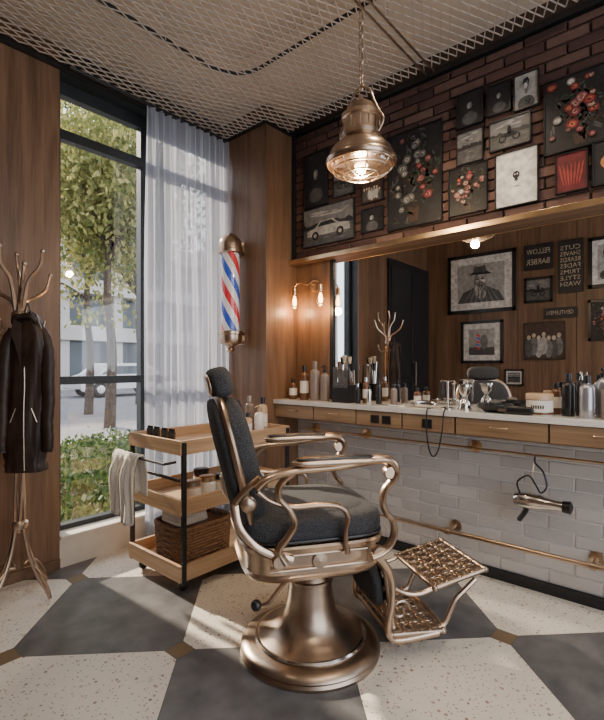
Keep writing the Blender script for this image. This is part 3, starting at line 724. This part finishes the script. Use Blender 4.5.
        if kind=='moto':
            for s in (-1,1): ell(s*hw*.35,-hh*.35,q*.26,q*.26,'ink',d+3*e); ell(s*hw*.35,-hh*.35,q*.17,q*.17,'a_mid',d+4*e)
            poly([(-hw*.4,-hh*.25),(hw*.4,-hh*.3),(hw*.25,hh*.05),(-hw*.2,0)],'ink',d+5*e); ell(0,hh*.2,q*.14,q*.3,'ink',d+5*e)
        if kind=='car':
            poly([(-hw*.85,-hh*.5),(-hw*.85,-hh*.2),(-hw*.5,-hh*.05),(-hw*.3,hh*.25),(hw*.2,hh*.28),(hw*.45,-hh*.02),(hw*.85,-hh*.12),(hw*.88,-hh*.5)],'a_lgrey',d+3*e)
            poly([(-hw*.42,-hh*.03),(-hw*.26,hh*.19),(hw*.16,hh*.21),(hw*.34,-hh*.02)],'ink',d+4*e)
            for s in (-1,1): ell(s*hw*.5,-hh*.5,q*.24,q*.24,'ink',d+5*e); ell(s*hw*.5,-hh*.5,q*.11,q*.11,'a_lgrey',d+6*e)
    elif kind=='skull':
        ell(0,hh*.12,q*.17,q*.19,'a_dark',d); ell(0,-hh*.06,q*.09,q*.10,'a_dark',d+e); ell(-q*.06,hh*.14,q*.04,q*.045,'a_white',d+2*e); ell(q*.06,hh*.14,q*.04,q*.045,'a_white',d+2*e)
        for k in range(3): rect(-q*.05+k*q*.04,-q*.03+k*q*.04,-hh*.14,-hh*.07,'a_lgrey',d+2*e)
        ell(0,-hh*.3,q*.16,q*.02,'a_mid',d)
    elif kind=='red':
        for k in range(7): ell(-hw*.66+k*hw*.22,-hh*.1,hw*.07,hh*.6,'a_red',d+e*k*.3,(k-3)*-.06,9)
    elif kind=='orange':
        ell(-hw*.1,0,q*.5,q*.5,'a_orange',d); ell(0,-hh*.5,q*.4,q*.3,'a_red',d+e); ell(hw*.2,hh*.5,q*.3,q*.25,'a_cream',d+e)
    elif kind=='group':
        for k in range(7): x=(-.75+.25*k)*hw; z=R.uniform(-.1,.2)*hh; ell(x,z-hh*.45,q*.2,q*.5,R.choice(['a_mid','a_grey','a_lgrey']),d+k*e*.4); ell(x,z+hh*.15,q*.1,q*.13,'a_cream',d+4*e)
    elif kind=='tattoo':
        ell(0,-hh*.75,q*.75,q*.7,'a_mid',d); ell(0,-hh*.02,q*.14,q*.3,'a_grey',d+e); ell(0,hh*.3,q*.26,q*.36,'a_grey',d+2*e); ell(-q*.05,hh*.28,q*.17,q*.28,'a_white',d+3*e); poly([(-q*.28,hh*.4),(-q*.2,hh*.72),(q*.1,hh*.78),(q*.28,hh*.6),(q*.28,hh*.35),(q*.1,hh*.55)],'ink',d+4*e)
        for k in range(8): ell(R.uniform(-.5,.5)*q,-hh*.7+R.uniform(-.2,.2)*q,q*.1,q*.05,'ink',d+2*e,R.uniform(0,3),7)
    elif kind=='dark':
        ell(0,-hh*.6,q*.62,q*.5,'a_mid',d); ell(0,-hh*.02,q*.13,q*.28,'a_grey',d+e); ell(0,hh*.2,q*.22,q*.32,'a_grey',d+1.2*e); ell(-q*.06,hh*.18,q*.12,q*.24,'a_lgrey',d+1.5*e); poly([(-q*.24,hh*.3),(-q*.2,hh*.55),(q*.15,hh*.6),(q*.25,hh*.4),(q*.24,hh*.2),(q*.1,hh*.4)],'ink',d+2*e); poly([(-q*.17,-hh*.02),(q*.15,0),(q*.08,-hh*.2),(-q*.1,-hh*.2)],'ink',d+2*e)
    b._P=P; return b,d,hw,hh
def sign(xw,n,yc,zc,w,h,lines,name='wall_sign',bgm='a_dark'):
    b,d,hw,hh=picture(xw,n,yc,zc,w,h,'text',name=name,bg=bgm,th=.03)
    for k,t in enumerate(lines):
        v,f=textgeo(t,1.0); xs=[p[0] for p in v]; ysz=[p[1] for p in v]
        sx_=w*.8/(max(xs)-min(xs)); lh=h*.8/len(lines); sz=min(sx_*1.3,lh*.72/(max(ysz)-min(ysz)))
        sx_=min(sx_,sz*1.25)
        zc_=h*.4-lh*(k+.5)
        b.add([b._P(p[0]*sx_,p[1]*sz+zc_,.0315) for p in v],f,'a_cream',False)
    b.finish()
XU=2.650
for yc,w,zc,h,k in ((2.15,.22,2.57,.40,'dark'),(2.04,.46,2.22,.28,'car'),(1.667,.17,2.365,.15,'group'),(1.667,.17,2.175,.16,'dark'),(1.90,.18,2.50,.22,'moto'),(1.363,.37,2.375,.61,'mutedfloral'),
     (1.012,.155,2.675,.20,'dark'),(1.012,.155,2.455,.19,'land'),(.850,.125,2.67,.17,'dark'),(.71,.125,2.66,.19,'tattoo'),(.795,.215,2.465,.165,'moto'),(1.025,.225,2.215,.28,'floral'),(.76,.22,2.21,.30,'skull'),
     (.46,.33,2.47,.38,'floral'),(.50,.145,2.17,.20,'red'),(.335,.15,2.18,.22,'orange')):
    b,*_=picture(XU,-1,yc,zc,w,h,k,.006,0,name='wall_picture',th=.024); b.finish(.001)
XO=XB
for yc,w,zc,h,k,fw,mt in ((2.145,.86,2.257,.76,'portrait',.045,.09),(2.13,.53,1.505,.54,'pole',.035,.07),(1.41,.44,1.494,.44,'group',.006,0),(1.47,.31,2.095,.30,'moto',.03,0),(.80,.33,2.33,.56,'tattoo',.04,.05),(.80,.33,1.70,.45,'floral',.03,0),(1.74,.22,1.06,.2,'land',.02,.02)):
    b,*_=picture(XO,1,yc,zc,w,h,k,fw,mt); b.finish(.001)
sign(XO,1,1.468,2.484,.31,.30,['FELLOW','BARBER']); sign(XO,1,1.136,2.33,.25,.60,['CUTS','SHAVES','BEARDS','FADES','TRIMS','STYLE','WASH']); sign(XO,1,1.24,1.81,.34,.12,['GENTLEMEN'])
# ------------------------------------------------------------ coat rack + jacket
b=B('coat_rack',(.845,2.68,0))
for k in range(4):
    P=[(.022*cos(k*pi/2+z*3.2),.022*sin(k*pi/2+z*3.2),z) for z in np.linspace(.34,1.5,20)]
    b.tube(P,.008,'nickel',n=2,seg=8)
    a=k*pi/2+.5; c,s=cos(a),sin(a)
    b.tube([(q*c,q*s,z) for q,z in ((.02,.40),(.035,.31),(.06,.22),(.11,.12),(.165,.05),(.185,.012))],[.012,.011,.010,.010],'nickel')
    b.tube([(q*c,q*s,z) for q,z in ((.185,.014),(.175,.06),(.12,.14),(.07,.17),(.03,.16))],.006,'nickel')
for k in range(6):
    a=k*pi/3+.15; tw=.35
    P=[]
    for q,z,t in ((.015,1.44,0),(.035,1.53,.1),(.09,1.57,.25),(.15,1.62,.4),(.180,1.70,.5)) if k%2==0 else ((.015,1.44,0),(.03,1.56,0),(.05,1.65,.2),(.10,1.72,.4),(.11,1.80,.6)):
        P.append((q*cos(a+t*tw),q*sin(a+t*tw),z))
    b.tube(P,[.012,.011,.010,.009,.007],'nickel'); b.sup(P[-1],(.011,.011,.011),'nickel')
    P=[(q*cos(a+.3),q*sin(a+.3),z) for q,z in ((.02,1.40),(.06,1.36),(.10,1.38),(.115,1.43))]; b.tube(P,.006,'nickel'); b.sup(P[-1],(.008,)*3,'nickel')
b.lathe([(.035,.36),(.04,.37),(.04,.39),(.03,.40)],(0,0,0),'nickel',20); b.lathe([(.03,1.42),(.04,1.44),(.04,1.47),(.02,1.50),(0,1.52)],(0,0,0),'nickel',20)
b.finish()
# jacket hung by the collar: sloping shoulders, open lapels, zip, slack sleeves with creases, hem band
b=B('leather_jacket',(.852,2.585,0),math.radians(-40))
zz=[.665,.67,.70,.715,.76,.86,.96,1.06,1.16,1.25,1.32,1.37,1.41,1.445,1.465]
rx=[.088,.094,.094,.088,.098,.096,.092,.088,.086,.086,.082,.072,.058,.044,.034]; ry=[.040,.045,.045,.041,.049,.048,.046,.044,.044,.044,.044,.042,.040,.036,.03]
b.loft([(z,a,c,.010*sin(z*6),.004*sin(z*13)) for z,a,c in zip(zz,rx,ry)],'leather',.78,120,lambda a,i:.05*sin(4*a+i*.45)+.035*sin(9*a-i*.7)+.012*sin(19*a+i*1.3))
for sy,ph in ((1,0),(-1,1.6)):
    P=[(sy*.066,-.004,1.385),(sy*.090,-.010,1.32),(sy*.102,-.018,1.22),(sy*.104,-.026,1.12),(sy*.108,-.028,1.02),(sy*.105,-.036,.92),(sy*.110,-.040,.83),(sy*.107,-.040,.77)]
    rad=[]
    for k in range(56):
        t=k/55; rad.append((.022+.014*sin(min(1,t*3.5)*pi/2)-.010*t)*(1+.055*sin(k*1.25+ph)*(.4+.6*abs(sin(t*7+ph)))))
    b.tube(P,rad,'leather',seg=20,n=8,flat=.72)
    b.tube([(sy*.107+.027*cos(a)*.9,-.040+.020*sin(a),.785) for a in np.linspace(0,2*pi,17)[:-1]],.004,'leather',n=1,closed=True,seg=6)
    L0=[(sy*.008,-.048,1.410),(sy*.040,-.050,1.432),(sy*.058,-.056,1.36),(sy*.034,-.058,1.31),(sy*.006,-.056,1.19)]
    n0=len(L0); vs=[p for p in L0]+[(p[0],p[1]-.007,p[2]) for p in L0]
    b.add(vs,[tuple(range(n0)),tuple(reversed(range(n0,2*n0)))]+[(k,(k+1)%n0,n0+(k+1)%n0,n0+k) for k in range(n0)],'leather',False)
    b.tube([(sy*.036,-.052,.99),(sy*.062,-.050,.92)],.003,'nickel2',n=1,seg=6)
b.tube([(-.045,-.026,1.41),(-.040,-.046,1.44),(0,-.042,1.447),(.040,-.046,1.44),(.045,-.018,1.415),(0,.035,1.47)],.014,'leather',closed=True,n=5,seg=10)
b.tube([(.004,-.052,1.20),(.006,-.053,1.1),(.002,-.054,.95),(.004,-.052,.68)],.003,'nickel2',n=3,seg=6)
b.tube([(-.015,.0,1.465),(0,0,1.52),(.015,0,1.465)],.004,'leather',n=4,seg=6)
b.finish()
# ------------------------------------------------------------ outside
shell('ground',-30,60,YW+.2,80,-.16,-.10,'asphalt')
shell('garden_bed',-3,14,YW+.25,7.2,-.10,0,'soil')
def leaves(name,C,sz,m,extra=None):
    n=len(C); a=np.random.rand(n,3)*2*pi; s=sz*(.6+.8*np.random.rand(n))
    U=np.stack([np.cos(a[:,0])*np.cos(a[:,1]),np.sin(a[:,0])*np.cos(a[:,1]),np.sin(a[:,1])],1)
    Wv=np.stack([-np.sin(a[:,0]),np.cos(a[:,0]),np.zeros(n)],1); Vv=np.cross(U,Wv); Wr=Wv*np.cos(a[:,2])[:,None]+Vv*np.sin(a[:,2])[:,None]
    U*=s[:,None]*.5; Wr*=s[:,None]*.27
    vs=np.stack([C-U,C+Wr,C+U,C-Wr],1).reshape(-1,3)
    b=B(name); b.add([tuple(p) for p in vs],[(4*i,4*i+1,4*i+2,4*i+3) for i in range(n)],m,False)
    if extra: extra(b)
    return b.finish()
n=28000
gx=np.random.uniform(.3,8,n); gy=YW+.35+(np.random.rand(n)**1.5)*3.9; gz=np.abs(np.random.normal(0,.06,n))+.05*(1+np.sin(gx*5)*np.cos(gy*4))
leaves('ground_cover',np.stack([gx,gy,gz],1),.07,'ivy')
def crown(cx,cy,cz,R,n,k):
    out=[]
    cs=[(cx+random.gauss(0,R[0]*.5),cy+random.gauss(0,R[1]*.5),cz+random.gauss(0,R[2]*.5)) for _ in range(k)]
    for c in cs: out.append(np.random.normal(0,.42,(n//k,3))+np.array(c))
    return np.concatenate(out),cs
for (cx,cy,cz) in ((4.7,9.5,4.8),(8.2,14.5,6.5),(5.6,12.5,6.5)):
    C,cs=crown(cx,cy,cz,(1.5,1.2,2.4),13000,42)
    C=C[C[:,2]>1.8+.25*np.random.rand(len(C))]
    def ex(b,cx=cx,cy=cy,cs=cs):
        b.tube([(cx,cy,-.12),(cx+.05,cy,1.5),(cx-.05,cy,3),(cx+.1,cy,5.5)],[.13,.10,.08,.03],'bark')
        for c in cs[:22]: b.tube([(cx,cy,min(c[2]-.5,3.5)),((cx+c[0])/2,(cy+c[1])/2,(c[2]+min(c[2]-.5,3.5))/2+.15),c],[.04,.025,.01],'bark',n=3,seg=6)
    leaves('tree',C,.13,'leaf',ex)
b=B('building',(0,0,0))
b.box(-5,45,26,40,-.12,.6,'conc'); b.box(-5,45,26.6,40,.6,9,'dglass')
for z in (2.6,5.2,7.8): b.box(-5,45,25.5,26.7,z,z+.8,'conc')
for k in range(17): b.box(-5+k*3,-4.5+k*3,25.7,26.6,-.12,9,'conc')
b.finish()
b=B('parked_car',(10.2,19.5,-.10))
prof=[(-2.1,.35),(-2.15,.75),(-1.5,.92),(-.9,1.38),(.7,1.40),(1.4,.98),(2.1,.85),(2.15,.4)]
vs=[(x,-.85,z) for x,z in prof]+[(x,.85,z) for x,z in prof]; k_=len(prof)
b.add(vs,[tuple(range(k_)),tuple(reversed(range(k_,2*k_)))]+[(k,(k+1)%k_,k_+(k+1)%k_,k_+k) for k in range(k_)],'carp',False)
win=[(-1.35,.95),(-.85,1.30),(.62,1.32),(1.2,.98)]
b.add([(x,-.856,z) for x,z in win]+[(x,.856,z) for x,z in win],[(0,1,2,3),(7,6,5,4)],'dglass',False)
for x in (-1.35,1.35):
    for y in (-.8,.8): b.lathe([(.30,-.1),(.33,-.06),(.33,.06),(.30,.1)],(x,y,.33),'blackp',24,'y'); b.lathe([(.18,-.11),(.18,.11)],(x,y,.33),'chrome',20,'y')
b.finish(.03)
shell('kerb',-30,60,7.25,7.5,-.10,.02,'conc')
# ------------------------------------------------------------ lights
w=bpy.data.worlds.new('World'); S.world=w; w.use_nodes=True; bg=w.node_tree.nodes['Background']; bg.inputs[0].default_value=(.86,.91,1.0,1); bg.inputs[1].default_value=3.7
def look(o,d): o.rotation_euler=Vector(d).to_track_quat('-Z','Y').to_euler()
def light(name,t,loc,e,col,d=None,**k):
    l=bpy.data.lights.new(name,t); l.energy=e; l.color=col
    for a,v in k.items(): setattr(l,a,v)
    o=bpy.data.objects.new(name,l); S.collection.objects.link(o); o.location=loc
    if d: look(o,d)
    return o
light('sun','SUN',(0,8,8),13,(1,.84,.64),(.05,-.85,-.49),angle=.035)
o=light('portal_front','AREA',(1.735,YW+.22,1.56),1,(1,1,1),(0,-1,0),shape='RECTANGLE',size=1.2,size_y=2.75); o.data.cycles.is_portal=True
o=light('portal_rear','AREA',(.90,YR-.2,1.6),1,(1,1,1),(0,1,0),shape='RECTANGLE',size=2.65,size_y=2.7); o.data.cycles.is_portal=True
light('pendant_lamp_light','POINT',(PX,PY,2.11),20,(1,.74,.46),shadow_soft_size=.03)
for dy in (-.125,.125): light('sconce_light','POINT',(2.585,2.2+dy,1.61),3.4,(1,.55,.25),shadow_soft_size=.03)
for x,y in ((.9,.2),(1.7,.1),(.6,1.5),(2.0,.9)):  # unseen fill spots without fixtures, added below the ceiling to brighten the room
    light('added_fill_spot','SPOT',(x,y,2.93),26,(1,.80,.58),(0.25,.1,-1),spot_size=1.9,spot_blend=.8,shadow_soft_size=.05)
# ------------------------------------------------------------ camera
cam=bpy.data.cameras.new('camera'); co=bpy.data.objects.new('camera',cam); S.collection.objects.link(co)
co.location=(0,0,1.2); co.rotation_euler=(pi/2,0,math.radians(-48.95)); cam.sensor_width=36; cam.lens=23.08; cam.shift_y=6/720; cam.clip_start=.03; cam.clip_end=300
S.camera=co
